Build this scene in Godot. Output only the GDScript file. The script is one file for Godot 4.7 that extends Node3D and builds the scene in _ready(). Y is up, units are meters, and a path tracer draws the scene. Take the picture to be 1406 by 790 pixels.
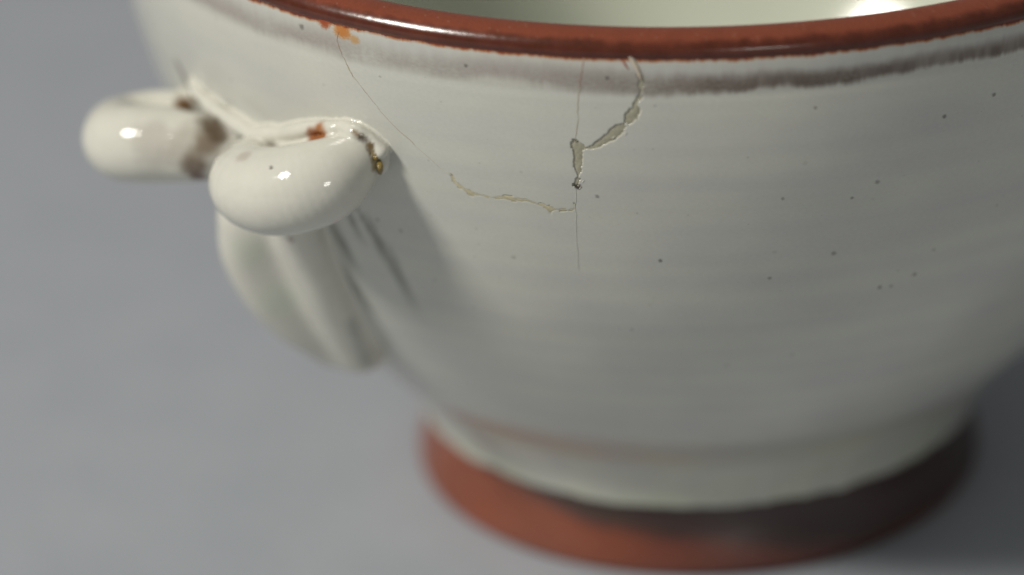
extends Node3D
# A white-glazed lug-handled stoneware bowl with repaired cracks, close up on a grey tabletop. Metres; bowl axis = y axis.
# Surface coordinates used throughout: phi (degrees round the axis from -x towards the camera), r (radius), h (height).

const H0 := 0.0095          # lowest height of the outer-wall table
const H1 := 0.0948          # highest (rim shoulder)
const TEX_TOP := 0.0930
const TEX_SPAN := 0.0835
var wall := PackedFloat32Array()
var cracks: Array = []      # [points [phi, h, half width in metres], depth]
var soft := FastNoiseLite.new()
var fine := FastNoiseLite.new()
var shard := FastNoiseLite.new()

func _ready() -> void:
	# ---------- camera
	var cam := Camera3D.new()
	cam.name = "camera"
	cam.keep_aspect = Camera3D.KEEP_HEIGHT
	cam.near = 0.05
	cam.far = 20.0
	var lens := CameraAttributesPhysical.new()
	lens.frustum_focal_length = 12.0 / tan(deg_to_rad(3.5))
	lens.frustum_near = 0.05
	lens.frustum_far = 20.0
	lens.frustum_focus_distance = 0.583
	lens.exposure_aperture = 8.4
	cam.attributes = lens
	cam.transform = Transform3D(Basis(Vector3(0.99944152, -0.03025905, 0.01417859), Vector3(0.0334162, 0.90501458, -0.42406599), Vector3(0.0, 0.42430295, 0.90552029)).orthonormalized(), Vector3(-0.02627502, 0.30963898, 0.60681462))
	add_child(cam)
	# ---------- surroundings: a dim studio room
	var we := WorldEnvironment.new()
	we.name = "studio_surroundings"
	var env := Environment.new()
	env.background_mode = Environment.BG_COLOR
	env.background_color = Color(0.62, 0.63, 0.63)
	env.background_energy_multiplier = 0.45
	env.tonemap_mode = Environment.TONE_MAPPER_LINEAR
	env.tonemap_exposure = 1.0
	env.sdfgi_enabled = true
	env.ssao_enabled = true
	env.ssil_enabled = true
	we.environment = env
	add_child(we)
	# ---------- key lamp: a small softbox to the left of the camera
	var lamp := AreaLight3D.new()
	lamp.name = "softbox_light"
	lamp.area_size = Vector2(0.46, 0.44)
	lamp.light_color = Color(1.0, 0.985, 0.95)
	lamp.light_energy = 4.85
	lamp.area_range = 5.0
	lamp.shadow_enabled = true
	var az := deg_to_rad(65.0)
	var el := deg_to_rad(41.0)
	var target := Vector3(0, 0.05, 0)
	lamp.position = target + 2.3 * Vector3(-sin(az) * cos(el), sin(el), cos(az) * cos(el))
	lamp.look_at_from_position(lamp.position, target)
	add_child(lamp)
	# ---------- weak second lamp beside the camera (the small second glints on the handle)
	var fill := AreaLight3D.new()
	fill.name = "fill_light"
	fill.area_size = Vector2(0.20, 0.20)
	fill.light_color = Color(1.0, 0.99, 0.96)
	fill.light_energy = 0.19
	fill.area_range = 5.0
	fill.shadow_enabled = true
	var faz := deg_to_rad(10.0)
	var fel := deg_to_rad(14.0)
	fill.position = target + 1.8 * Vector3(sin(faz) * cos(fel), sin(fel), cos(faz) * cos(fel))
	fill.look_at_from_position(fill.position, target)
	add_child(fill)
	# ---------- the place
	soft.seed = 11
	soft.frequency = 1.0
	fine.seed = 5
	fine.frequency = 1.0
	shard.seed = 9
	shard.frequency = 1.0
	shard.noise_type = FastNoiseLite.TYPE_CELLULAR
	shard.fractal_type = FastNoiseLite.FRACTAL_NONE
	shard.cellular_return_type = FastNoiseLite.RETURN_CELL_VALUE
	make_wall_table()
	define_cracks()
	build_tabletop()
	build_bowl()

# =====================================================================  helpers
func obj(called: String, mesh: Mesh, mat: Material, parent: Node) -> MeshInstance3D:
	var o := MeshInstance3D.new()
	o.name = called
	o.mesh = mesh
	o.material_override = mat
	parent.add_child(o, true)
	return o

func srgb(r: float, g: float, b: float) -> Color:
	return Color(r / 255.0, g / 255.0, b / 255.0).srgb_to_linear()

func hermite_table(knots: Array, lo: float, hi: float, n: int) -> PackedFloat32Array:
	var m := knots.size()
	var d := PackedFloat32Array()
	d.resize(m)
	for i in m:
		if i == 0:
			d[i] = (knots[1][1] - knots[0][1]) / (knots[1][0] - knots[0][0])
		elif i == m - 1:
			d[i] = (knots[i][1] - knots[i - 1][1]) / (knots[i][0] - knots[i - 1][0])
		else:
			var a: float = knots[i][0] - knots[i - 1][0]
			var b: float = knots[i + 1][0] - knots[i][0]
			d[i] = (a * a * knots[i + 1][1] + (b * b - a * a) * knots[i][1] - b * b * knots[i - 1][1]) / (a * b * (a + b))
	var out := PackedFloat32Array()
	out.resize(n)
	var k := 0
	for i in n:
		var v := lerpf(lo, hi, float(i) / (n - 1))
		while k < m - 2 and v > knots[k + 1][0]:
			k += 1
		var w: float = knots[k + 1][0] - knots[k][0]
		var t: float = (v - knots[k][0]) / w
		var t2 := t * t
		var t3 := t2 * t
		out[i] = (2 * t3 - 3 * t2 + 1) * knots[k][1] + (t3 - 2 * t2 + t) * w * d[k] + (3 * t2 - 2 * t3) * knots[k + 1][1] + (t3 - t2) * w * d[k + 1]
	return out

func make_wall_table() -> void:
	wall = hermite_table([[0.0095, 0.0396], [0.010, 0.0398], [0.014, 0.0416], [0.018, 0.0443], [0.0215, 0.0474], [0.025, 0.0508], [0.032, 0.0569], [0.042, 0.064], [0.053, 0.0700], [0.065, 0.0745], [0.076, 0.0775], [0.088, 0.0790], [0.0925, 0.0793], [0.0934, 0.0792], [0.0943, 0.0784], [0.0948, 0.0777]], H0, H1, 1024)
	for i in wall.size():           # throwing rings and the slight collar above the foot
		var h := lerpf(H0, H1, float(i) / (wall.size() - 1))
		var ring := 0.00002 * sin(h * 500.0 + 2.0 * sin(h * 130.0)) + 0.000006 * sin(h * 1500.0 + 1.0)
		ring *= smoothstep(0.022, 0.03, h) * (1.0 - smoothstep(0.088, 0.0915, h))
		wall[i] += ring - 0.00008 * exp(-pow((h - 0.0215) / 0.0016, 2.0)) + 0.0001 * exp(-pow((h - 0.0165) / 0.002, 2.0)) - 0.00006 * exp(-pow((h - 0.0872) / 0.0007, 2.0))

func wall_r(h: float) -> float:
	var x := clampf((h - H0) / (H1 - H0), 0.0, 1.0) * 1023.0
	var i := mini(int(x), 1022)
	return lerpf(wall[i], wall[i + 1], x - i)

func at(phi: float, r: float, h: float) -> Vector3:
	var p := deg_to_rad(phi)
	return Vector3(-r * cos(p), h, r * sin(p))

# a surface of rows x columns of points, with smooth normals; wrap joins the last column to the first
func sheet(pts: PackedVector3Array, cols: int, rows: int, uvs: PackedVector2Array, colors: PackedColorArray, flip := false) -> ArrayMesh:
	var normals := PackedVector3Array()
	normals.resize(pts.size())
	var closed := pts[0].distance_to(pts[cols - 1]) < 1e-6
	for j in rows:
		for i in cols:
			var a := i - 1
			var b := i + 1
			if closed:
				a = cols - 2 if i == 0 else a
				b = 1 if i == cols - 1 else b
			else:
				a = maxi(a, 0)
				b = mini(b, cols - 1)
			var du := pts[j * cols + b] - pts[j * cols + a]
			var dv := pts[mini(j + 1, rows - 1) * cols + i] - pts[maxi(j - 1, 0) * cols + i]
			var n := du.cross(dv).normalized()
			normals[j * cols + i] = -n if flip else n
	var idx := PackedInt32Array()
	idx.resize((cols - 1) * (rows - 1) * 6)
	var k := 0
	for j in rows - 1:
		for i in cols - 1:
			var p := j * cols + i
			var q := p + cols
			if flip:
				idx[k] = p; idx[k + 1] = p + 1; idx[k + 2] = q
				idx[k + 3] = p + 1; idx[k + 4] = q + 1; idx[k + 5] = q
			else:
				idx[k] = p; idx[k + 1] = q; idx[k + 2] = p + 1
				idx[k + 3] = p + 1; idx[k + 4] = q; idx[k + 5] = q + 1
			k += 6
	var arr := []
	arr.resize(Mesh.ARRAY_MAX)
	arr[Mesh.ARRAY_VERTEX] = pts
	arr[Mesh.ARRAY_NORMAL] = normals
	if uvs.size():
		arr[Mesh.ARRAY_TEX_UV] = uvs
	if colors.size():
		arr[Mesh.ARRAY_COLOR] = colors
	arr[Mesh.ARRAY_INDEX] = idx
	var mesh := ArrayMesh.new()
	mesh.add_surface_from_arrays(Mesh.PRIMITIVE_TRIANGLES, arr)
	return mesh

func noise_normal(seed_: int, freq: float, strength: float, size := 512) -> NoiseTexture2D:
	var n := FastNoiseLite.new()
	n.seed = seed_
	n.frequency = freq
	n.fractal_octaves = 3
	var t := NoiseTexture2D.new()
	t.width = size
	t.height = size
	t.seamless = true
	t.as_normal_map = true
	t.bump_strength = strength
	t.noise = n
	return t

# =====================================================================  cracks
func define_cracks() -> void:
	var px := 0.000082        # half the width that one photo pixel has on the wall is about 0.045 mm
	var a := [[82.44, 0.0919, 4], [82.80, 0.0906, 6], [82.90, 0.0890, 6], [82.85, 0.0878, 7], [82.70, 0.0870, 8], [82.45, 0.0862, 7], [82.36, 0.0855, 7], [82.28, 0.0850, 13], [81.95, 0.0843, 19], [81.70, 0.0838, 15], [81.35, 0.0834, 5], [81.15, 0.0830, 12], [80.80, 0.0826, 17], [80.3, 0.0820, 17], [79.85, 0.0814, 14], [79.45, 0.0809, 10], [79.1, 0.0805, 7], [78.5, 0.0799, 7], [77.7, 0.0796, 6]]
	var b := [[76.70, 0.0806, 5], [76.78, 0.0802, 12], [77.0, 0.0797, 19], [77.0, 0.0792, 15], [76.92, 0.0783, 10], [76.85, 0.0770, 12], [76.86, 0.0762, 9], [76.82, 0.0755, 3], [76.72, 0.0748, 4], [76.5, 0.0741, 6]]
	var c := [[64.31, 0.0735, 3], [64.45, 0.0728, 5], [64.8, 0.0721, 3], [65.37, 0.07165, 5], [65.9, 0.0713, 10], [66.5, 0.0712, 8], [67.3, 0.0711, 6], [67.8, 0.0709, 5], [68.47, 0.07095, 5], [69.2, 0.0712, 5], [69.94, 0.07111, 7], [71.0, 0.07115, 8], [71.5, 0.0712, 5], [72.07, 0.07091, 3], [72.96, 0.07058, 5], [73.5, 0.0703, 6], [73.86, 0.07016, 12], [74.2, 0.0701, 4], [74.55, 0.07012, 3], [75.55, 0.07025, 2], [76.1, 0.0703, 3], [76.22, 0.0712, 4]]
	for set_ in [[a, 0.00018], [b, 0.00021], [c, 0.00009]]:
		var pts := []
		for p in set_[0]:
			pts.append(Vector3(p[0], p[1], p[2] * px * 0.5))
		cracks.append([pts, set_[1]])

# surface distance to a crack's edge in metres (negative inside), with ragged sides
func crack_edge(which: int, phi: float, h: float) -> float:
	var best := 1.0
	var p := Vector2(deg_to_rad(phi) * 0.077, h * 1.02)
	var pts: Array = cracks[which][0]
	for i in pts.size() - 1:
		var u: Vector3 = pts[i]
		var v: Vector3 = pts[i + 1]
		if absf(h - u.y) > 0.004 and absf(h - v.y) > 0.004:
			continue
		var a := Vector2(deg_to_rad(u.x) * 0.077, u.y * 1.02)
		var b := Vector2(deg_to_rad(v.x) * 0.077, v.y * 1.02)
		var ab := b - a
		var t := clampf((p - a).dot(ab) / ab.length_squared(), 0.0, 1.0)
		best = minf(best, p.distance_to(a + ab * t) - lerpf(u.z, v.z, t))
	if best < 0.002:
		best += 0.00012 * shard.get_noise_2d(p.x * 1700.0, p.y * 1700.0) + 0.00016 * shard.get_noise_2d(p.x * 700.0 + 40.0, p.y * 700.0) + 0.00004 * fine.get_noise_2d(p.x * 7000.0, p.y * 7000.0)
	return best

# =====================================================================  tabletop
func build_tabletop() -> void:
	var m := StandardMaterial3D.new()
	var n := FastNoiseLite.new()
	n.seed = 3
	n.frequency = 0.01
	n.fractal_octaves = 4
	var ramp := Gradient.new()
	ramp.set_color(0, Color(0.628, 0.645, 0.672))
	ramp.set_color(1, Color(0.654, 0.668, 0.694))
	var t := NoiseTexture2D.new()
	t.width = 1024
	t.height = 1024
	t.seamless = true
	t.noise = n
	t.color_ramp = ramp
	m.albedo_texture = t
	m.uv1_triplanar = true
	m.uv1_scale = Vector3(4, 4, 4)
	m.roughness = 0.55
	m.normal_enabled = true
	m.normal_texture = noise_normal(8, 0.08, 1.0)
	m.normal_scale = 0.12
	var st := SurfaceTool.new()
	st.begin(Mesh.PRIMITIVE_TRIANGLES)
	var box := BoxMesh.new()
	box.size = Vector3(1.8, 0.03, 1.5)
	st.append_from(box, 0, Transform3D(Basis(), Vector3(0, -0.0158, 0)))
	var o := obj("tabletop", st.commit(), m, self)
	o.set_meta("kind", "structure")
	o.set_meta("label", "plain smooth grey tabletop under the bowl")
	o.set_meta("category", "tabletop")

# =====================================================================  bowl
func build_bowl() -> void:
	var bowl := Node3D.new()
	bowl.name = "bowl"
	bowl.set_meta("label", "white glazed stoneware bowl with cracked wall, red-brown rim and foot")
	bowl.set_meta("category", "bowl")
	add_child(bowl)
	var body := build_body(bowl)
	build_interior(bowl)
	build_rim(bowl)
	build_foot(bowl)
	build_crack_fills(body)
	build_handle(bowl)

func columns() -> PackedFloat32Array:
	var out := PackedFloat32Array()
	var p := -20.0
	while p < 340.0 - 1e-4:
		out.append(p)
		if p >= 63.4 and p < 83.8:
			p += 0.06
		elif p >= 0.0 and p < 180.0:
			p += 0.5
		else:
			p += 2.0
	out.append(340.0)
	return out

func glaze_edge_dip(phi: float) -> float:
	var c := at(phi, 0.04, 0.0)
	return 0.00042 * soft.get_noise_2d(c.x * 90.0, c.z * 90.0) + 0.00028 * soft.get_noise_2d(c.x * 260.0 + 7.0, c.z * 260.0)

func build_body(bowl: Node3D) -> MeshInstance3D:
	var phis := columns()
	var rows: Array = [[0.0378, 0.0112], [0.0390, 0.0104], [0.0396, 0.0100], [0.0401, 0.0101]]   # [r, h]: the rounded lower edge of the glaze
	var h := 0.0106
	while h < 0.0926:
		rows.append([0.0, h])
		if h >= 0.0692 and h < 0.0925:
			h += 0.0001
		else:
			h += 0.0005
	var cols := phis.size()
	var pts := PackedVector3Array()
	var uvs := PackedVector2Array()
	pts.resize(cols * rows.size())
	uvs.resize(pts.size())
	var dips := PackedFloat32Array()
	var cs := PackedVector2Array()
	for phi in phis:
		dips.append(glaze_edge_dip(phi))
		cs.append(Vector2(-cos(deg_to_rad(phi)), sin(deg_to_rad(phi))))
	var k := 0
	for row in rows:
		var hr: float = row[1]
		var base_r: float = row[0] if row[0] > 0.0 else wall_r(hr)
		var fade := 1.0 - smoothstep(0.0115, 0.018, hr)
		for i in cols:
			var phi := phis[i]
			var r := base_r
			if hr > 0.069 and phi > 63.4 and phi < 84.0:
				for n in cracks.size():
					var e := crack_edge(n, phi, hr)
					if e < 0.00006:
						r -= float(cracks[n][1]) * (1.0 - smoothstep(-0.0001, 0.00006, e))
			var hh := hr + dips[i] * fade
			pts[k] = Vector3(cs[i].x * r, hh, cs[i].y * r)
			uvs[k] = Vector2((phi + 20.0) / 210.0 if phi <= 190.0 else 1.0 - (phi - 190.0) / 150.0, (TEX_TOP - hr) / TEX_SPAN)
			k += 1
	var m := StandardMaterial3D.new()
	m.albedo_texture = body_texture()
	m.roughness = 0.16
	m.normal_enabled = true
	m.uv1_scale = Vector3.ONE
	m.normal_texture = noise_normal(21, 0.012, 2.0, 1024)
	m.normal_scale = 0.05
	m.metallic_specular = 0.5
	return obj("body", sheet(pts, cols, rows.size(), uvs, PackedColorArray(), true), m, bowl)

func noise_bytes(w: int, h: int, seed_: int, freq: float, octaves: int, out_w := 0, out_h := 0) -> PackedByteArray:
	var n := FastNoiseLite.new()
	n.seed = seed_
	n.frequency = freq
	n.fractal_octaves = octaves
	var img := n.get_image(w, h)
	if out_w:
		img.resize(out_w, out_h, Image.INTERPOLATE_CUBIC)
	img.convert(Image.FORMAT_L8)
	return img.get_data()

func body_texture() -> ImageTexture:
	var w := 2048
	var hgt := 1024
	var streak := noise_bytes(2048, 36, 31, 0.07, 4, w, hgt)        # runs down the wall
	var blotch := noise_bytes(1024, 512, 32, 0.012, 4, w, hgt)
	var grain := noise_bytes(w, hgt, 33, 0.16, 3)
	var rings := noise_bytes(24, 1024, 34, 0.018, 4, w, hgt)         # horizontal throwing bands
	var data := PackedByteArray()
	data.resize(w * hgt * 3)
	var glaze := Vector3(195, 195, 187)
	var red := Vector3(98, 42, 28)
	var orange := Vector3(168, 98, 48)
	var edge_noise := PackedFloat32Array()
	edge_noise.resize(w)
	for i in w:
		edge_noise[i] = 0.00022 * soft.get_noise_1d(i * 0.02) + 0.00016 * soft.get_noise_1d(i * 0.09 + 50.0) + 0.0001 * fine.get_noise_1d(i * 0.35)
	var side_of := PackedFloat32Array()
	side_of.resize(w)
	for i in w:
		side_of[i] = clampf(smoothstep(66.0, 100.0, i / 2048.0 * 210.0 - 20.0) + 0.25 * soft.get_noise_1d(i * 0.006), 0.0, 1.0)
	var k := 0
	for j in hgt:
		var h := TEX_TOP - (j + 0.5) / hgt * TEX_SPAN
		var near_band := h > 0.084
		var foot_tint := 0.10 * (1.0 - smoothstep(0.012, 0.026, h))
		var ochre := 0.09 * exp(-pow((h - 0.0205) / 0.0016, 2.0))
		for i in w:
			var p := j * w + i
			var s := streak[p] / 255.0 - 0.5
			var b := blotch[p] / 255.0 - 0.5
			var g := grain[p] / 255.0 - 0.5
			var c := glaze * (1.0 + 0.045 * b + 0.03 * g + 0.022 * (rings[p] / 255.0 - 0.5))
			c += Vector3(-3.0, 0.0, -14.0) * (b + 0.5) * foot_tint * 6.0 + Vector3(0.5, 1.0, -3.0) * (rings[p] / 255.0 - 0.4 + b)
			if ochre > 0.01:
				c = c.lerp(Vector3(178, 166, 108), ochre * clampf(1.0 + 3.0 * b, 0.0, 1.5))
			if near_band:
				var e := edge_noise[i]
				# grey-brown band: faint and cloudy at the lug side, a narrow dark line with a sharp lower edge further round
				var side := side_of[i]
				var lower := 0.0876 + e * 1.5 + 0.0018 * b + 0.0003 * s
				var upper := lerpf(0.0912, 0.0900, side) + e + 0.0012 * b + 0.0005 * s
				var t := smoothstep(lower - 0.0005, lower + lerpf(0.0011, 0.0006, side), h) * (1.0 - smoothstep(upper - lerpf(0.0022, 0.0012, side), upper + 0.0007, h))
				c = c.lerp(Vector3(138, 128, 121).lerp(Vector3(82, 68, 58), side), t * clampf(lerpf(0.55, 0.95, side) + 0.3 * s + 1.0 * b + 0.35 * g, 0.08, 0.95))
				t = smoothstep(0.0855, 0.0900, h)
				c = c.lerp(Vector3(186, 181, 175), t * clampf(0.30 + 0.5 * s + 0.6 * b, 0.0, 0.6))
				var fringe := 0.09205 + e
				t = smoothstep(fringe - 0.00042, fringe - 0.00012, h)
				c = c.lerp(orange, t * clampf(0.7 + s * 1.2, 0.2, 0.95))
				t = smoothstep(fringe - 0.00012, fringe + 0.00006, h)
				c = c.lerp(red, t)
			data[k] = int(clampf(c.x, 0, 255))
			data[k + 1] = int(clampf(c.y, 0, 255))
			data[k + 2] = int(clampf(c.z, 0, 255))
			k += 3
	# pinholes and iron specks: the ones the photograph shows, then a scatter
	var rng := RandomNumberGenerator.new()
	rng.seed = 77
	var specks := [[84.08, 0.0627, 2.6, 0.85], [94.82, 0.05929, 2.4, 0.7], [106.57, 0.05552, 2.8, 0.8], [107.86, 0.05543, 2.4, 0.6], [110.26, 0.05671, 2.6, 0.7], [110.78, 0.08093, 2.8, 0.85], [115.77, 0.08257, 2.8, 0.75], [101.08, 0.06241, 3.4, 0.5], [104.66, 0.07287, 3.2, 0.5], [102.31, 0.07092, 2.2, 0.6], [95.67, 0.07187, 2.2, 0.5], [78.45, 0.07255, 2.6, 0.6], [79.94, 0.08953, 2.6, 0.8], [66.93, 0.08968, 2.4, 0.8], [98.42, 0.08466, 2.2, 0.6], [80.65, 0.05065, 2.0, 0.5], [49.5, 0.0905, 4.0, 0.7], [54.4, 0.0637, 2.6, 0.6], [57.0, 0.0628, 2.4, 0.6]]
	for i in 420:
		specks.append([rng.randf_range(-15, 185), rng.randf_range(0.03, 0.09), 0.6 + 2.6 * pow(rng.randf(), 3.0), rng.randf_range(0.1, 0.55) * rng.randf()])
	for s in specks:
		stain_or_shade(data, w, hgt, s[0], s[1], s[2] * 0.00012, Vector3(62, 56, 50), s[3] * 0.6, 1.0)
	for q in [[53.0, 0.0640, 0.0545, 0.0011, 0.55], [54.3, 0.0600, 0.0470, 0.0013, 0.5], [50.4, 0.0650, 0.0580, 0.0008, 0.5], [47.6, 0.0610, 0.0520, 0.0013, 0.5], [46.2, 0.0530, 0.0430, 0.0013, 0.5], [43.0, 0.0430, 0.0310, 0.0013, 0.5], [52.0, 0.0655, 0.0600, 0.0005, 0.5]]:  # iron streaks, and painted crease shade along the right of the tail
		for n in 40:
			var f := n / 39.0
			stain_or_shade(data, w, hgt, float(q[0]) + 0.5 * soft.get_noise_1d(n * 0.15 + float(q[0])) + 1.0 * f, lerpf(q[1], q[2], f), q[3], Vector3(84, 84, 78), float(q[4]) * 0.16 * (1.0 - absf(2.0 * f - 0.8)), 1.0)
	# dark smear on the wall above the far end of the handle
	for n in 14:
		var f := n / 13.0
		stain_or_shade(data, w, hgt, lerpf(26.6, 28.4, f), lerpf(0.0758, 0.0712, f), 0.0010, Vector3(96, 90, 84), 0.22, 1.0)
	# rust stains where the hairlines meet the rim
	stain_or_shade(data, w, hgt, 54.3, 0.0913, 0.0011, Vector3(186, 108, 36), 0.85, 1.4)
	stain_or_shade(data, w, hgt, 52.3, 0.0921, 0.0011, Vector3(150, 66, 26), 0.9, 1.0)
	stain_or_shade(data, w, hgt, 55.6, 0.0906, 0.0007, Vector3(190, 130, 60), 0.6, 1.3)
	stain_or_shade(data, w, hgt, 76.7, 0.0739, 0.0005, Vector3(50, 45, 38), 0.9, 1.0)
	# bare, dull clay-filled channels of the cracks
	for n in cracks.size():
		var lo := Vector2(999, 999)
		var hi := Vector2(-999, -999)
		for q in cracks[n][0]:
			lo = lo.min(Vector2(q.x, q.y))
			hi = hi.max(Vector2(q.x, q.y))
		for j in range(int((TEX_TOP - hi.y - 0.002) / TEX_SPAN * hgt), int((TEX_TOP - lo.y + 0.002) / TEX_SPAN * hgt)):
			for i in range(int((lo.x - 1.5 + 20.0) / 210.0 * w), int((hi.x + 1.5 + 20.0) / 210.0 * w)):
				if j < 0 or j >= hgt:
					continue
				var e := crack_edge(n, (i + 0.5) / w * 210.0 - 20.0, TEX_TOP - (j + 0.5) / hgt * TEX_SPAN)
				if e < 0.0001:
					blend(data, (j * w + i) * 3, Vector3(172, 168, 150), 1.0 - smoothstep(-0.00006, 0.0001, e))
	var img := Image.create_from_data(w, hgt, false, Image.FORMAT_RGB8, data)
	return ImageTexture.create_from_image(img)

func blend(data: PackedByteArray, at_: int, c: Vector3, t: float) -> void:
	data[at_] = int(lerpf(data[at_], c.x, t))
	data[at_ + 1] = int(lerpf(data[at_ + 1], c.y, t))
	data[at_ + 2] = int(lerpf(data[at_ + 2], c.z, t))

func stain_or_shade(data: PackedByteArray, w: int, hgt: int, phi: float, h: float, radius: float, c: Vector3, strength: float, stretch: float) -> void:
	var ci := (phi + 20.0) / 210.0 * w
	var cj := (TEX_TOP - h) / TEX_SPAN * hgt
	var ri := radius / (deg_to_rad(210.0) * wall_r(h)) * w * stretch
	var rj := radius / TEX_SPAN * hgt
	for j in range(int(cj - 2 * rj - 1), int(cj + 2 * rj + 2)):
		for i in range(int(ci - 2 * ri - 1), int(ci + 2 * ri + 2)):
			if j < 0 or j >= hgt or i < 0 or i >= w:
				continue
			var d := Vector2((i + 0.5 - ci) / ri, (j + 0.5 - cj) / rj).length()
			d += 0.35 * fine.get_noise_2d(i * 0.31, j * 0.31)
			var t := strength * (1.0 - smoothstep(0.4, 1.15, d))
			if t > 0.0:
				blend(data, (j * w + i) * 3, c, t)

func lathe_colored(profile: Array, cols: int, color_of: Callable, flip: bool, wobble := 0.0) -> ArrayMesh:
	var pts := PackedVector3Array()
	var colors := PackedColorArray()
	for p in profile:
		for i in cols:
			var phi := -20.0 + 360.0 * i / (cols - 1)
			if i == cols - 1:
				phi = -20.0
			var q := at(phi, p[0], p[1])
			if wobble > 0.0:
				q = at(phi, p[0] + wobble * fine.get_noise_3dv(q * 900.0), p[1] + wobble * fine.get_noise_3dv(q * 900.0 + Vector3.ONE * 31.0))
			pts.append(q)
			colors.append(color_of.call(q, p))
	return sheet(pts, cols, profile.size(), PackedVector2Array(), colors, flip)

func subdivide(profile: Array, steps: int) -> Array:
	var c := Curve2D.new()
	for i in profile.size():
		var p := Vector2(profile[i][0], profile[i][1])
		var a := Vector2(profile[maxi(i - 1, 0)][0], profile[maxi(i - 1, 0)][1])
		var b := Vector2(profile[mini(i + 1, profile.size() - 1)][0], profile[mini(i + 1, profile.size() - 1)][1])
		var t := (b - a).normalized()
		var la := p.distance_to(a) / 3.0
		var lb := p.distance_to(b) / 3.0
		c.add_point(p, -t * la, t * lb)
	var out := []
	for i in profile.size() - 1:
		for s in steps:
			var v := c.sample(i, float(s) / steps)
			out.append([v.x, v.y])
	out.append(profile[-1])
	return out

func build_interior(bowl: Node3D) -> void:
	var prof := subdivide([[0.0746, 0.0934], [0.0737, 0.0885], [0.0724, 0.080], [0.0696, 0.068], [0.0642, 0.054], [0.0560, 0.0405], [0.042, 0.029], [0.022, 0.0235], [0.0005, 0.0225]], 10)
	var c0 := srgb(196, 199, 184)
	var mesh := lathe_colored(prof, 241, func(q: Vector3, _p) -> Color:
		var n := soft.get_noise_3dv(q * 60.0)
		return c0 * (1.0 + 0.05 * n), false)
	var m := StandardMaterial3D.new()
	m.vertex_color_use_as_albedo = true
	m.roughness = 0.15
	obj("interior", mesh, m, bowl)

func build_rim(bowl: Node3D) -> void:
	var prof := subdivide([[0.0790, 0.0917], [0.0793, 0.0922], [0.0795, 0.0928], [0.0793, 0.0936], [0.0786, 0.0944], [0.0776, 0.0949], [0.0764, 0.0951], [0.0753, 0.0948], [0.0746, 0.0941], [0.0744, 0.0932], [0.0742, 0.0925]], 5)
	var rust := srgb(128, 68, 49)
	var dark := srgb(50, 20, 12)
	var pale := srgb(160, 138, 118)
	var mesh := lathe_colored(prof, 2200, func(q: Vector3, p) -> Color:
		var n := fine.get_noise_3dv(q * 2200.0)
		var s := soft.get_noise_3dv(q * 320.0)
		var outside := smoothstep(0.0783, 0.0792, float(p[0]) + 0.0003 * s)
		var c := rust.lerp(dark, clampf(0.68 * outside + 0.16 * s, 0.0, 1.0))
		c = c * (1.0 + 0.16 * n)
		var inner := 1.0 - smoothstep(0.0745, 0.0756, float(p[0]) + 0.0004 * n + 0.0003 * s)
		return c.lerp(pale, clampf(inner * 0.35 + (0.5 if n > 0.50 else 0.0) * (1.0 - outside) * 0.5, 0.0, 0.8)), true, 0.000012)
	var m := StandardMaterial3D.new()
	m.vertex_color_use_as_albedo = true
	m.roughness = 0.2
	obj("rim", mesh, m, bowl)

func build_foot(bowl: Node3D) -> void:
	var prof := subdivide([[0.0005, 0.0052], [0.026, 0.0050], [0.0335, 0.0030], [0.0350, -0.0004], [0.0362, -0.0007], [0.0394, -0.0007], [0.0401, -0.0003], [0.0404, 0.0006], [0.0402, 0.0020], [0.0397, 0.0040], [0.0391, 0.0062], [0.0387, 0.0085], [0.0384, 0.0105], [0.0382, 0.0125]], 6)
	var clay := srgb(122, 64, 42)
	var toasted_shade := srgb(52, 40, 37)  # burnt band under the glaze with its shade painted in
	var dark_clay := srgb(92, 46, 35)  # darker clay tone, further round to the right
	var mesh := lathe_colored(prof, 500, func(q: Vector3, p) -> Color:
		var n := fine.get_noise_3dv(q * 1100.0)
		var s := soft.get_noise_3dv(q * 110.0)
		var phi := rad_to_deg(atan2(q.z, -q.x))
		var c := clay.lerp(dark_clay, 0.85 * smoothstep(58.0, 100.0, phi + 14.0 * s)) * (1.0 + 0.16 * n + 0.2 * s)
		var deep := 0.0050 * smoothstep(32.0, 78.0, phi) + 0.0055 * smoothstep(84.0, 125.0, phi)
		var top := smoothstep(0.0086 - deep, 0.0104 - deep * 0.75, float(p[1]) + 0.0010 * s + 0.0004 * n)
		return c.lerp(toasted_shade, top * 0.9), true, 0.00004)
	var m := StandardMaterial3D.new()
	m.vertex_color_use_as_albedo = true
	m.roughness = 0.32
	m.metallic_specular = 0.6
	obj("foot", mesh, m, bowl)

# =====================================================================  crack fills: strips of dull filler lying in the channels
func along(pts: Array, step: float) -> Array:
	var out := []
	for i in pts.size() - 1:
		var a: Vector3 = pts[i]
		var b: Vector3 = pts[i + 1]
		var l := Vector2(deg_to_rad(b.x - a.x) * 0.077, b.y - a.y).length()
		var n := maxi(1, int(l / step))
		for k in n:
			out.append(a.lerp(b, float(k) / n))
	out.append(pts[-1])
	return out

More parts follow.
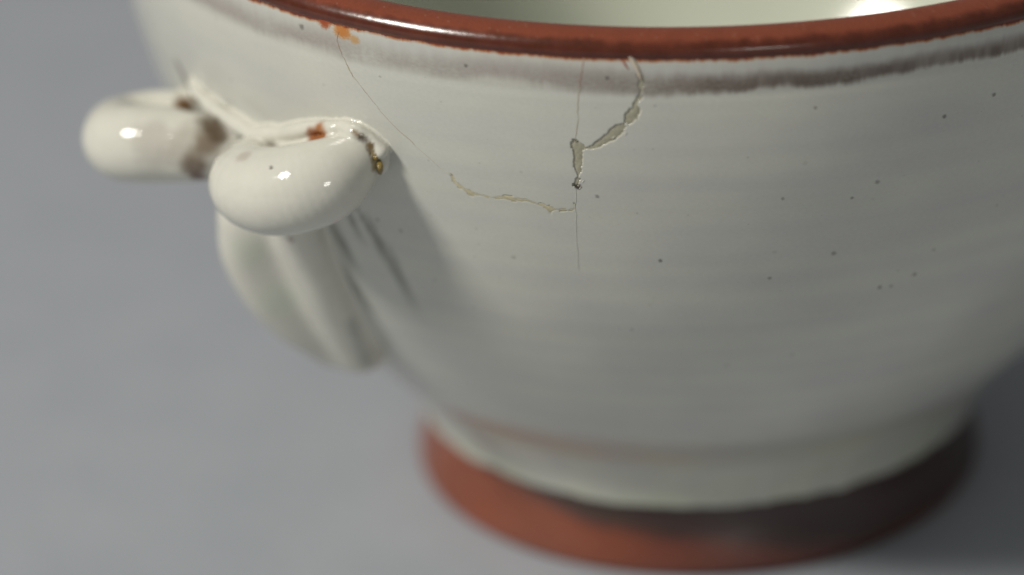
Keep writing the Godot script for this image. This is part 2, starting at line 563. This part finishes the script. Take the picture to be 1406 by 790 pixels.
# a domed ragged ribbon lying along the wall; lift and crown are metres out from the wall's surface
func ribbon(pts: Array, lift: float, crown: float, wider: float, tone: Color, vary: float, seed_: float, broken := 0.0) -> ArrayMesh:
	var path := along(pts, 0.00014)
	var across := 7
	var verts := PackedVector3Array()
	var colors := PackedColorArray()
	for i in path.size():
		var a: Vector3 = path[maxi(i - 1, 0)]
		var b: Vector3 = path[mini(i + 1, path.size() - 1)]
		var c: Vector3 = path[i]
		var t := Vector2(deg_to_rad(b.x - a.x) * 0.077, b.y - a.y).normalized()
		var side := Vector2(-t.y, t.x)
		var ends := smoothstep(0.0, 3.0, minf(i, path.size() - 1 - i) + 0.4)
		var half := (c.z + wider) * ends * (1.0 + 0.35 * fine.get_noise_2d(i * 0.11, seed_))
		if broken > 0.0:
			half *= clampf(0.75 + 1.6 * fine.get_noise_2d(i * 0.05, seed_ + 3.0), 0.12, 1.3)
			c.x += broken * (fine.get_noise_2d(i * 0.03, seed_ + 40.0) + 0.4 * fine.get_noise_2d(i * 0.13, seed_ + 60.0))
		for k in across:
			var f := 2.0 * k / (across - 1) - 1.0
			var o := side * half * f
			var phi := c.x + rad_to_deg(o.x / 0.077)
			var h := c.y + o.y
			var out := lift + crown * (1.0 - f * f) - 0.00012 * absf(f * f * f)
			var q := at(phi, wall_r(h) + out + crown * 0.4 * fine.get_noise_2d(phi * 60.0, h * 9000.0), h)
			verts.append(q)
			colors.append(tone * (1.0 + vary * fine.get_noise_2d(i * 0.23 + k * 0.7, seed_ + 9.0)))
	return sheet(verts, across, path.size(), PackedVector2Array(), colors)

func build_crack_fills(body: MeshInstance3D) -> void:
	var m := StandardMaterial3D.new()
	m.vertex_color_use_as_albedo = true
	m.roughness = 0.55
	m.cull_mode = BaseMaterial3D.CULL_DISABLED
	var tone := srgb(166, 162, 142)
	var names := ["filled_crack", "filled_crack", "filled_crack"]
	var labels := ["ragged grey-olive filled crack running down from the rim", "short wide filled crack below the thin vertical hairline", "thin wavy yellowish filled crack low on the wall"]
	for n in cracks.size():
		var t := srgb(188, 180, 150) if n == 2 else tone
		var o := obj(names[n], ribbon(cracks[n][0], -0.00011 if n < 2 else -0.00004, 0.00002, 0.00030, t, 0.35, n * 20.0), m, body)
		o.set_meta("label", labels[n])
	# the pale chip at the rim, above the long crack
	var chip := [Vector3(81.5, 0.0939, 0.00010), Vector3(81.75, 0.0930, 0.00026), Vector3(82.3, 0.0919, 0.00036), Vector3(82.75, 0.0906, 0.00030), Vector3(82.95, 0.0893, 0.00018)]
	var cm := m.duplicate()
	cm.roughness = 0.3
	var co := obj("rim_chip", ribbon(chip, 0.00006, 0.00010, 0.0, srgb(190, 178, 160), 0.35, 71.0), cm, body)
	co.set_meta("label", "pale chip in the red-brown rim above the long crack")
	var red := [Vector3(81.35, 0.0921, 0.00012), Vector3(81.55, 0.0915, 0.00020), Vector3(81.9, 0.0907, 0.00008)]
	obj("rust_spot", ribbon(red, 0.00003, 0.00004, 0.0, srgb(150, 78, 48), 0.3, 73.0), cm, body)
	# bright flakes of broken glaze beside the fills
	for f in [[77.22, 0.0747, 0.00042], [76.9, 0.0737, 0.0003], [81.4, 0.0819, 0.0003]]:
		var pts := [Vector3(f[0] - 0.12, f[1] - 0.0002, f[2] * 0.5), Vector3(f[0], f[1], f[2] * 0.7), Vector3(f[0] + 0.12, f[1] + 0.00025, f[2] * 0.4)]
		obj("glaze_flake", ribbon(pts, 0.000, 0.00005, 0.0, srgb(206, 203, 190), 0.1, f[0]), cm, body)
	var pit := [Vector3(76.25, 0.0741, 0.0001), Vector3(76.5, 0.0739, 0.00026), Vector3(76.75, 0.07385, 0.0001)]
	obj("pit", ribbon(pit, 0.00002, 0.00002, 0.0, srgb(58, 52, 42), 0.3, 91.0), m, body)
	# hairlines
	var hm := m.duplicate()
	var hair := [
		[[Vector3(77.87, 0.0922, 1), Vector3(77.75, 0.0914, 1), Vector3(77.68, 0.0906, 1)], srgb(168, 142, 128), 0.00012],
		[[Vector3(77.68, 0.0906, 1), Vector3(77.48, 0.08808, 1)], srgb(160, 120, 98), 0.00010],
		[[Vector3(77.48, 0.08808, 1), Vector3(77.24, 0.0862, 1), Vector3(77.2, 0.08506, 1), Vector3(76.96, 0.08199, 1), Vector3(76.77, 0.08044, 1)], srgb(170, 160, 138), 0.00010],
		[[Vector3(76.52, 0.0735, 1), Vector3(76.31, 0.07125, 1), Vector3(76.14, 0.06665, 1), Vector3(75.91, 0.06073, 1)], srgb(190, 189, 178), 0.00005],
		[[Vector3(53.9, 0.0912, 1), Vector3(53.6, 0.08991, 1), Vector3(53.98, 0.08775, 1)], srgb(158, 136, 112), 0.00010],
		[[Vector3(53.98, 0.08775, 1), Vector3(54.9, 0.08532, 1), Vector3(56.42, 0.0832, 1)], srgb(150, 136, 108), 0.00009],
		[[Vector3(56.42, 0.0832, 1), Vector3(58.1, 0.08059, 1), Vector3(59.4, 0.07883, 1), Vector3(60.38, 0.07782, 1), Vector3(60.9, 0.0770, 1)], srgb(170, 160, 136), 0.00008],
		[[Vector3(60.9, 0.0770, 1), Vector3(62.2, 0.0757, 1), Vector3(63.6, 0.0740, 1), Vector3(64.3, 0.0735, 1)], srgb(184, 180, 164), 0.00006]]
	for i in hair.size():
		var pts := []
		for v in hair[i][0]:
			pts.append(Vector3(v.x, v.y, float(hair[i][2])))
		obj("hairline_crack", ribbon(pts, 0.000015, 0.00002, 0.0, hair[i][1], 0.25, 100.0 + i, 0.16), hm, body)

# =====================================================================  the pinched lug handle: one continuous surface from a distance field
var gd := Vector3i()
var go := Vector3()
const CELL := 0.0004
var field := PackedFloat32Array()

func smin(a: float, b: float, k: float) -> float:
	var h := maxf(k - absf(a - b), 0.0) / k
	return minf(a, b) - h * h * k * 0.25

func add_chain(chain: Array, k: float) -> void:
	var own := {}
	for i in chain.size() - 1:
		var u: Array = chain[i]
		var v: Array = chain[i + 1]
		var a := at(u[0], u[1] * 0.001, u[2] * 0.001)
		var b := at(v[0], v[1] * 0.001, v[2] * 0.001)
		var ra: float = u[3] * 0.001
		var rb: float = v[3] * 0.001
		var reach := Vector3.ONE * (maxf(ra, rb) + 0.003)
		var lo := ((a.min(b) - reach - go) / CELL).floor()
		var hi := ((a.max(b) + reach - go) / CELL).ceil()
		var ab := b - a
		var l2 := maxf(ab.length_squared(), 1e-12)
		for z in range(maxi(int(lo.z), 0), mini(int(hi.z), gd.z)):
			for y in range(maxi(int(lo.y), 0), mini(int(hi.y), gd.y)):
				var row := (z * gd.y + y) * gd.x
				for x in range(maxi(int(lo.x), 0), mini(int(hi.x), gd.x)):
					var p := go + Vector3(x, y, z) * CELL
					var t := clampf((p - a).dot(ab) / l2, 0.0, 1.0)
					var d := p.distance_to(a + ab * t) - lerpf(ra, rb, t)
					if d < own.get(row + x, 1.0):
						own[row + x] = d
	for at_ in own:
		var f := field[at_]
		field[at_] = own[at_] if f > 0.5 else smin(f, own[at_], k)

func smooth_chain(knots: Array, steps: int) -> Array:
	var out := []
	for i in knots.size() - 1:
		var a: Array = knots[maxi(i - 1, 0)]
		var b: Array = knots[i]
		var c: Array = knots[i + 1]
		var d: Array = knots[mini(i + 2, knots.size() - 1)]
		for s in steps:
			var t := float(s) / steps
			var row := []
			for k in 4:
				row.append(cubic_interpolate(b[k], c[k], a[k], d[k], t))
			out.append(row)
	out.append(knots[-1])
	return out

func build_handle(bowl: Node3D) -> void:
	go = Vector3(-0.0885, 0.0275, 0.018)
	gd = Vector3i(130, 138, 150)
	field.resize(gd.x * gd.y * gd.z)
	field.fill(1.0)
	# two fat lobes, the thin smeared seam above them and the two-legged tail below: [phi, r mm, h mm, radius mm]
	add_chain(smooth_chain([[37.0, 77.3, 69.1, 3.2], [35.5, 79.2, 68.2, 4.1], [32.2, 82.2, 67.9, 4.84], [29.7, 85.1, 67.6, 5.13], [27.4, 86.4, 67.0, 5.06], [25, 85.3, 66.7, 4.61], [24, 83.3, 66.8, 4.0], [24.3, 80.1, 67.6, 3.4], [26, 77.6, 69.0, 2.4]], 5), 0.0006)
	add_chain(smooth_chain([[42, 80.0, 69.4, 3.2], [45.2, 84.3, 69.2, 5.0], [48.3, 84.7, 69.5, 5.6], [51.3, 83.9, 70.8, 5.65], [53.2, 82.2, 71.9, 5.3], [54.1, 80.4, 73.0, 4.5], [54.7, 78.8, 74.0, 3.7], [55.2, 77.4, 74.6, 3.0]], 5), 0.0006)
	add_chain(smooth_chain([[36, 75.2, 60.0, 3.6], [36, 75.2, 57.3, 3.82], [35, 73.9, 51.7, 4.04], [35, 71.1, 45.6, 4.06], [35.5, 67.4, 40.2, 3.7], [36.3, 63.4, 35.4, 2.74]], 5), 0.0005)
	add_chain(smooth_chain([[44.5, 76.0, 64.0, 3.3], [44, 74.5, 60.4, 3.39], [43, 71.8, 55.0, 3.51], [42.3, 68.0, 47.6, 3.55], [41, 63.9, 40.9, 3.58], [39.5, 60.6, 35.2, 3.32]], 5), 0.0016)
	add_chain(smooth_chain([[39, 73.4, 62.0, 3.2], [38.5, 72.6, 57.5, 3.2], [37.9, 70.6, 52.0, 3.2], [37.6, 67.5, 45.8, 3.2], [37.4, 64.0, 40.2, 3.1], [37.5, 60.8, 35.6, 2.7]], 5), 0.0034)      # the web between the legs
	add_chain(smooth_chain([[29.9, 77.8, 74.7, 0.4], [31.4, 78.0, 74.0, 0.75], [32.8, 78.2, 73.9, 0.7], [34.2, 78.0, 73.3, 1.05], [36.0, 78.3, 73.2, 0.95], [38.0, 77.8, 72.5, 1.15], [40.6, 77.6, 71.9, 0.95]], 4), 0.0004)
	add_chain(smooth_chain([[40.5, 77.5, 71.7, 0.95], [43.0, 77.9, 72.9, 1.2], [45.0, 77.8, 73.7, 0.95], [47.6, 78.4, 75.3, 1.1], [50.7, 78.8, 77.2, 0.8], [52.2, 79.1, 77.5, 1.0], [53.6, 78.9, 78.1, 0.8], [55.2, 79.2, 77.9, 1.1], [56.4, 78.7, 77.4, 0.7], [57.6, 78.6, 75.8, 1.0]], 4), 0.0004)
	add_chain([[44.5, 78.0, 70.6, 2.0], [48, 78.2, 72.4, 2.0], [52, 78.6, 74.6, 2.0]], 0.0005)      # the floor of the right lobe's dimple
	# blend the foot of every form into the wall
	var own := field.duplicate()
	for z in gd.z:
		for y in gd.y:
			var row := (z * gd.y + y) * gd.x
			var h := go.y + y * CELL
			var r := wall_r(h) - 0.0001
			var slope := (wall_r(h + 0.001) - wall_r(h - 0.001)) / 0.002
			var cosine := 1.0 / sqrt(1.0 + slope * slope)
			for x in gd.x:
				var f := field[row + x]
				if f > 0.5:
					continue
				var p := go + Vector3(x, y, z) * CELL
				f += 0.00005 * soft.get_noise_3dv(p * 110.0)
				field[row + x] = smin(f, (Vector2(p.x, p.z).length() - r) * cosine, 0.0010)
	var mesh := surface_net(own)
	var m := StandardMaterial3D.new()
	m.vertex_color_use_as_albedo = true
	m.roughness = 0.09
	m.uv1_triplanar = true
	m.uv1_scale = Vector3(45, 45, 45)
	m.normal_enabled = true
	m.normal_texture = noise_normal(41, 0.02, 1.5)
	m.normal_scale = 0.012
	var handle := obj("handle", mesh, m, bowl)
	handle.set_meta("label", "pinched double-lobed lug handle with a tail down the wall")
	# amber drop of old adhesive at the right end
	var glue := StandardMaterial3D.new()
	glue.albedo_color = Color(0.52, 0.45, 0.25)
	glue.roughness = 0.12
	var st := SurfaceTool.new()
	st.begin(Mesh.PRIMITIVE_TRIANGLES)
	var ball := SphereMesh.new()
	ball.radius = 0.0008
	ball.height = 0.0016
	ball.radial_segments = 20
	ball.rings = 10
	st.append_from(ball, 0, Transform3D(Basis.from_scale(Vector3(0.55, 1.3, 0.6)), at(57.6, 0.0790, 0.0738)))
	st.append_from(ball, 0, Transform3D(Basis.from_scale(Vector3(0.45, 0.6, 0.45)), at(57.4, 0.0793, 0.0752)))
	obj("adhesive_drop", st.commit(), glue, handle)

func handle_color(p: Vector3) -> Color:
	var n := soft.get_noise_3dv(p * 240.0)
	var g := fine.get_noise_3dv(p * 900.0)
	var c := srgb(208, 206, 195) * (1.0 + 0.04 * n + 0.03 * g)
	# [phi, r mm, h mm, reach mm, colour, strength]
	for s in STAINS_AND_SHADE:
		var d: float = p.distance_to(at(s[0], s[1] * 0.001, s[2] * 0.001)) / (s[3] * 0.001) + 0.22 * n + 0.12 * g
		c = c.lerp(s[4], s[5] * (1.0 - smoothstep(0.45, 1.1, d)))
	for s in SEAMS:         # stains and painted crease shade along a join: [phi, r, h, phi, r, h, reach mm, colour, strength]
		var a := at(s[0], s[1] * 0.001, s[2] * 0.001)
		var b := at(s[3], s[4] * 0.001, s[5] * 0.001)
		var q := Geometry3D.get_closest_point_to_segment(p, a, b)
		var d: float = p.distance_to(q) / (s[6] * 0.001) + 0.5 * n + 0.35 * g
		c = c.lerp(s[7], s[8] * (1.0 - smoothstep(0.4, 1.1, d)))
	return c

var SEAMS := [
	[55.4, 80.1, 78.5, 56.1, 79.7, 77.8, 0.5, Color(0.20, 0.13, 0.06), 0.8],
	[56.1, 79.7, 77.8, 56.8, 79.5, 76.7, 0.7, Color(0.09, 0.06, 0.03), 0.85],
	[56.8, 79.5, 76.7, 57.2, 79.4, 75.3, 0.6, Color(0.12, 0.08, 0.03), 0.85],
	[57.2, 79.4, 75.3, 57.3, 79.7, 74.0, 0.6, Color(0.24, 0.17, 0.05), 0.75],
	[47.6, 75.4, 60.0, 46.6, 70.6, 49.0, 1.2, Color(0.22, 0.22, 0.19), 0.55],  # crease right of the tail: iron streak plus painted shade
	[46.6, 70.6, 49.0, 42.6, 62.0, 34.0, 1.2, Color(0.22, 0.22, 0.19), 0.5],  # same crease, lower down
	[44.0, 78.8, 72.3, 47.6, 80.6, 74.4, 0.55, Color(0.12, 0.10, 0.075), 0.85],  # crevice on top of the right lobe, its shade put into the colour
	[47.6, 80.6, 74.4, 49.6, 81.2, 75.6, 0.40, Color(0.16, 0.14, 0.11), 0.7],  # same crevice, further right
]

var STAINS_AND_SHADE := [
	# [phi, r mm, h mm, reach mm, colour, strength]
	[36.2, 83.4, 70.0, 4.6, Color(0.34, 0.31, 0.26), 0.6],
	[33.0, 86.0, 69.6, 3.6, Color(0.42, 0.39, 0.34), 0.5],
	[36.5, 83.3, 67.2, 2.2, Color(0.13, 0.085, 0.055), 0.85],
	[36.8, 82.8, 68.8, 1.9, Color(0.19, 0.15, 0.11), 0.65],
	[36.4, 82.6, 65.4, 1.5, Color(0.15, 0.08, 0.06), 0.8],
	[37.4, 81.5, 70.8, 2.3, Color(0.16, 0.115, 0.075), 0.85],
	[36.4, 79.8, 72.0, 1.5, Color(0.10, 0.07, 0.045), 0.9],  # brown gap under the thin ridge, with its shade painted in
	[37.4, 79.9, 71.3, 1.9, Color(0.10, 0.07, 0.045), 0.9],  # same gap, nearer the pinch
	[35.4, 79.6, 71.4, 2.2, Color(0.11, 0.08, 0.05), 0.9],  # same gap, further left
	[32.0, 79.2, 71.5, 2.0, Color(0.10, 0.065, 0.035), 0.9],
	[27.6, 77.4, 69.9, 1.7, Color(0.19, 0.085, 0.02), 0.95],
	[29.5, 77.0, 70.6, 1.5, Color(0.09, 0.055, 0.025), 0.9],
	[51.4, 79.7, 76.8, 1.7, Color(0.34, 0.12, 0.025), 0.95],
	[50.2, 79.3, 76.0, 1.4, Color(0.28, 0.09, 0.02), 0.95],
	[56.0, 80.6, 78.0, 0.8, Color(0.22, 0.13, 0.05), 0.7],
	[46.6, 86.5, 74.0, 1.3, Color(0.42, 0.36, 0.31), 0.6],
	[50.6, 87.9, 74.7, 0.35, Color(0.10, 0.09, 0.07), 0.8],
	[45.0, 77.4, 58.6, 0.7, Color(0.16, 0.07, 0.05), 0.7],
	[38.0, 77.0, 54.0, 3.2, Color(0.58, 0.62, 0.50), 0.5],
	[38.0, 72.5, 46.0, 3.5, Color(0.56, 0.62, 0.50), 0.5],
]

func surface_net(own: PackedFloat32Array) -> ArrayMesh:
	var sx := 1
	var sy := gd.x
	var sz := gd.x * gd.y
	var index := {}
	var verts := PackedVector3Array()
	var normals := PackedVector3Array()
	var colors := PackedColorArray()
	var corner := [0, sx, sy, sx + sy, sz, sz + sx, sz + sy, sz + sx + sy]
	var at_corner := [Vector3(0, 0, 0), Vector3(1, 0, 0), Vector3(0, 1, 0), Vector3(1, 1, 0), Vector3(0, 0, 1), Vector3(1, 0, 1), Vector3(0, 1, 1), Vector3(1, 1, 1)]
	var edges := [[0, 1], [2, 3], [4, 5], [6, 7], [0, 2], [1, 3], [4, 6], [5, 7], [0, 4], [1, 5], [2, 6], [3, 7]]
	for z in range(1, gd.z - 2):
		for y in range(1, gd.y - 2):
			var row := z * sz + y * sy
			for x in range(1, gd.x - 2):
				var p := row + x
				if absf(field[p]) > CELL * 2.0:
					continue
				var v := []
				var inside := 0
				var far := false
				for k in 8:
					var f: float = field[p + corner[k]]
					v.append(f)
					if f < 0.0:
						inside += 1
					if own[p + corner[k]] > 0.0016:
						far = true
				if inside == 0 or inside == 8 or far:
					continue
				var sum := Vector3.ZERO
				var n := 0
				for e in edges:
					var a: float = v[e[0]]
					var b: float = v[e[1]]
					if (a < 0.0) != (b < 0.0):
						sum += (at_corner[e[0]] as Vector3).lerp(at_corner[e[1]], a / (a - b))
						n += 1
				var q := sum / n
				index[p] = verts.size()
				var w := go + (Vector3(x, y, z) + q) * CELL
				verts.append(w)
				normals.append(Vector3(
					lerpf(lerpf(v[1] - v[0], v[3] - v[2], q.y), lerpf(v[5] - v[4], v[7] - v[6], q.y), q.z),
					lerpf(lerpf(v[2] - v[0], v[3] - v[1], q.x), lerpf(v[6] - v[4], v[7] - v[5], q.x), q.z),
					lerpf(lerpf(v[4] - v[0], v[5] - v[1], q.x), lerpf(v[6] - v[2], v[7] - v[3], q.x), q.y)).normalized())
				colors.append(handle_color(w))
	var idx := PackedInt32Array()
	for p in index:
		for axis in 3:
			var step: int = [sx, sy, sz][axis]
			var u: int = [sy, sz, sx][axis]
			var w: int = [sz, sx, sy][axis]
			if (field[p] < 0.0) == (field[p + step] < 0.0):
				continue
			if not (index.has(p - u) and index.has(p - w) and index.has(p - u - w)):
				continue
			var a: int = index[p]
			var b: int = index[p - u]
			var c: int = index[p - u - w]
			var d: int = index[p - w]
			if field[p] < 0.0:
				idx.append_array(PackedInt32Array([a, c, b, a, d, c]))
			else:
				idx.append_array(PackedInt32Array([a, b, c, a, c, d]))
	var arr := []
	arr.resize(Mesh.ARRAY_MAX)
	arr[Mesh.ARRAY_VERTEX] = verts
	arr[Mesh.ARRAY_NORMAL] = normals
	arr[Mesh.ARRAY_COLOR] = colors
	arr[Mesh.ARRAY_INDEX] = idx
	var mesh := ArrayMesh.new()
	mesh.add_surface_from_arrays(Mesh.PRIMITIVE_TRIANGLES, arr)
	return mesh
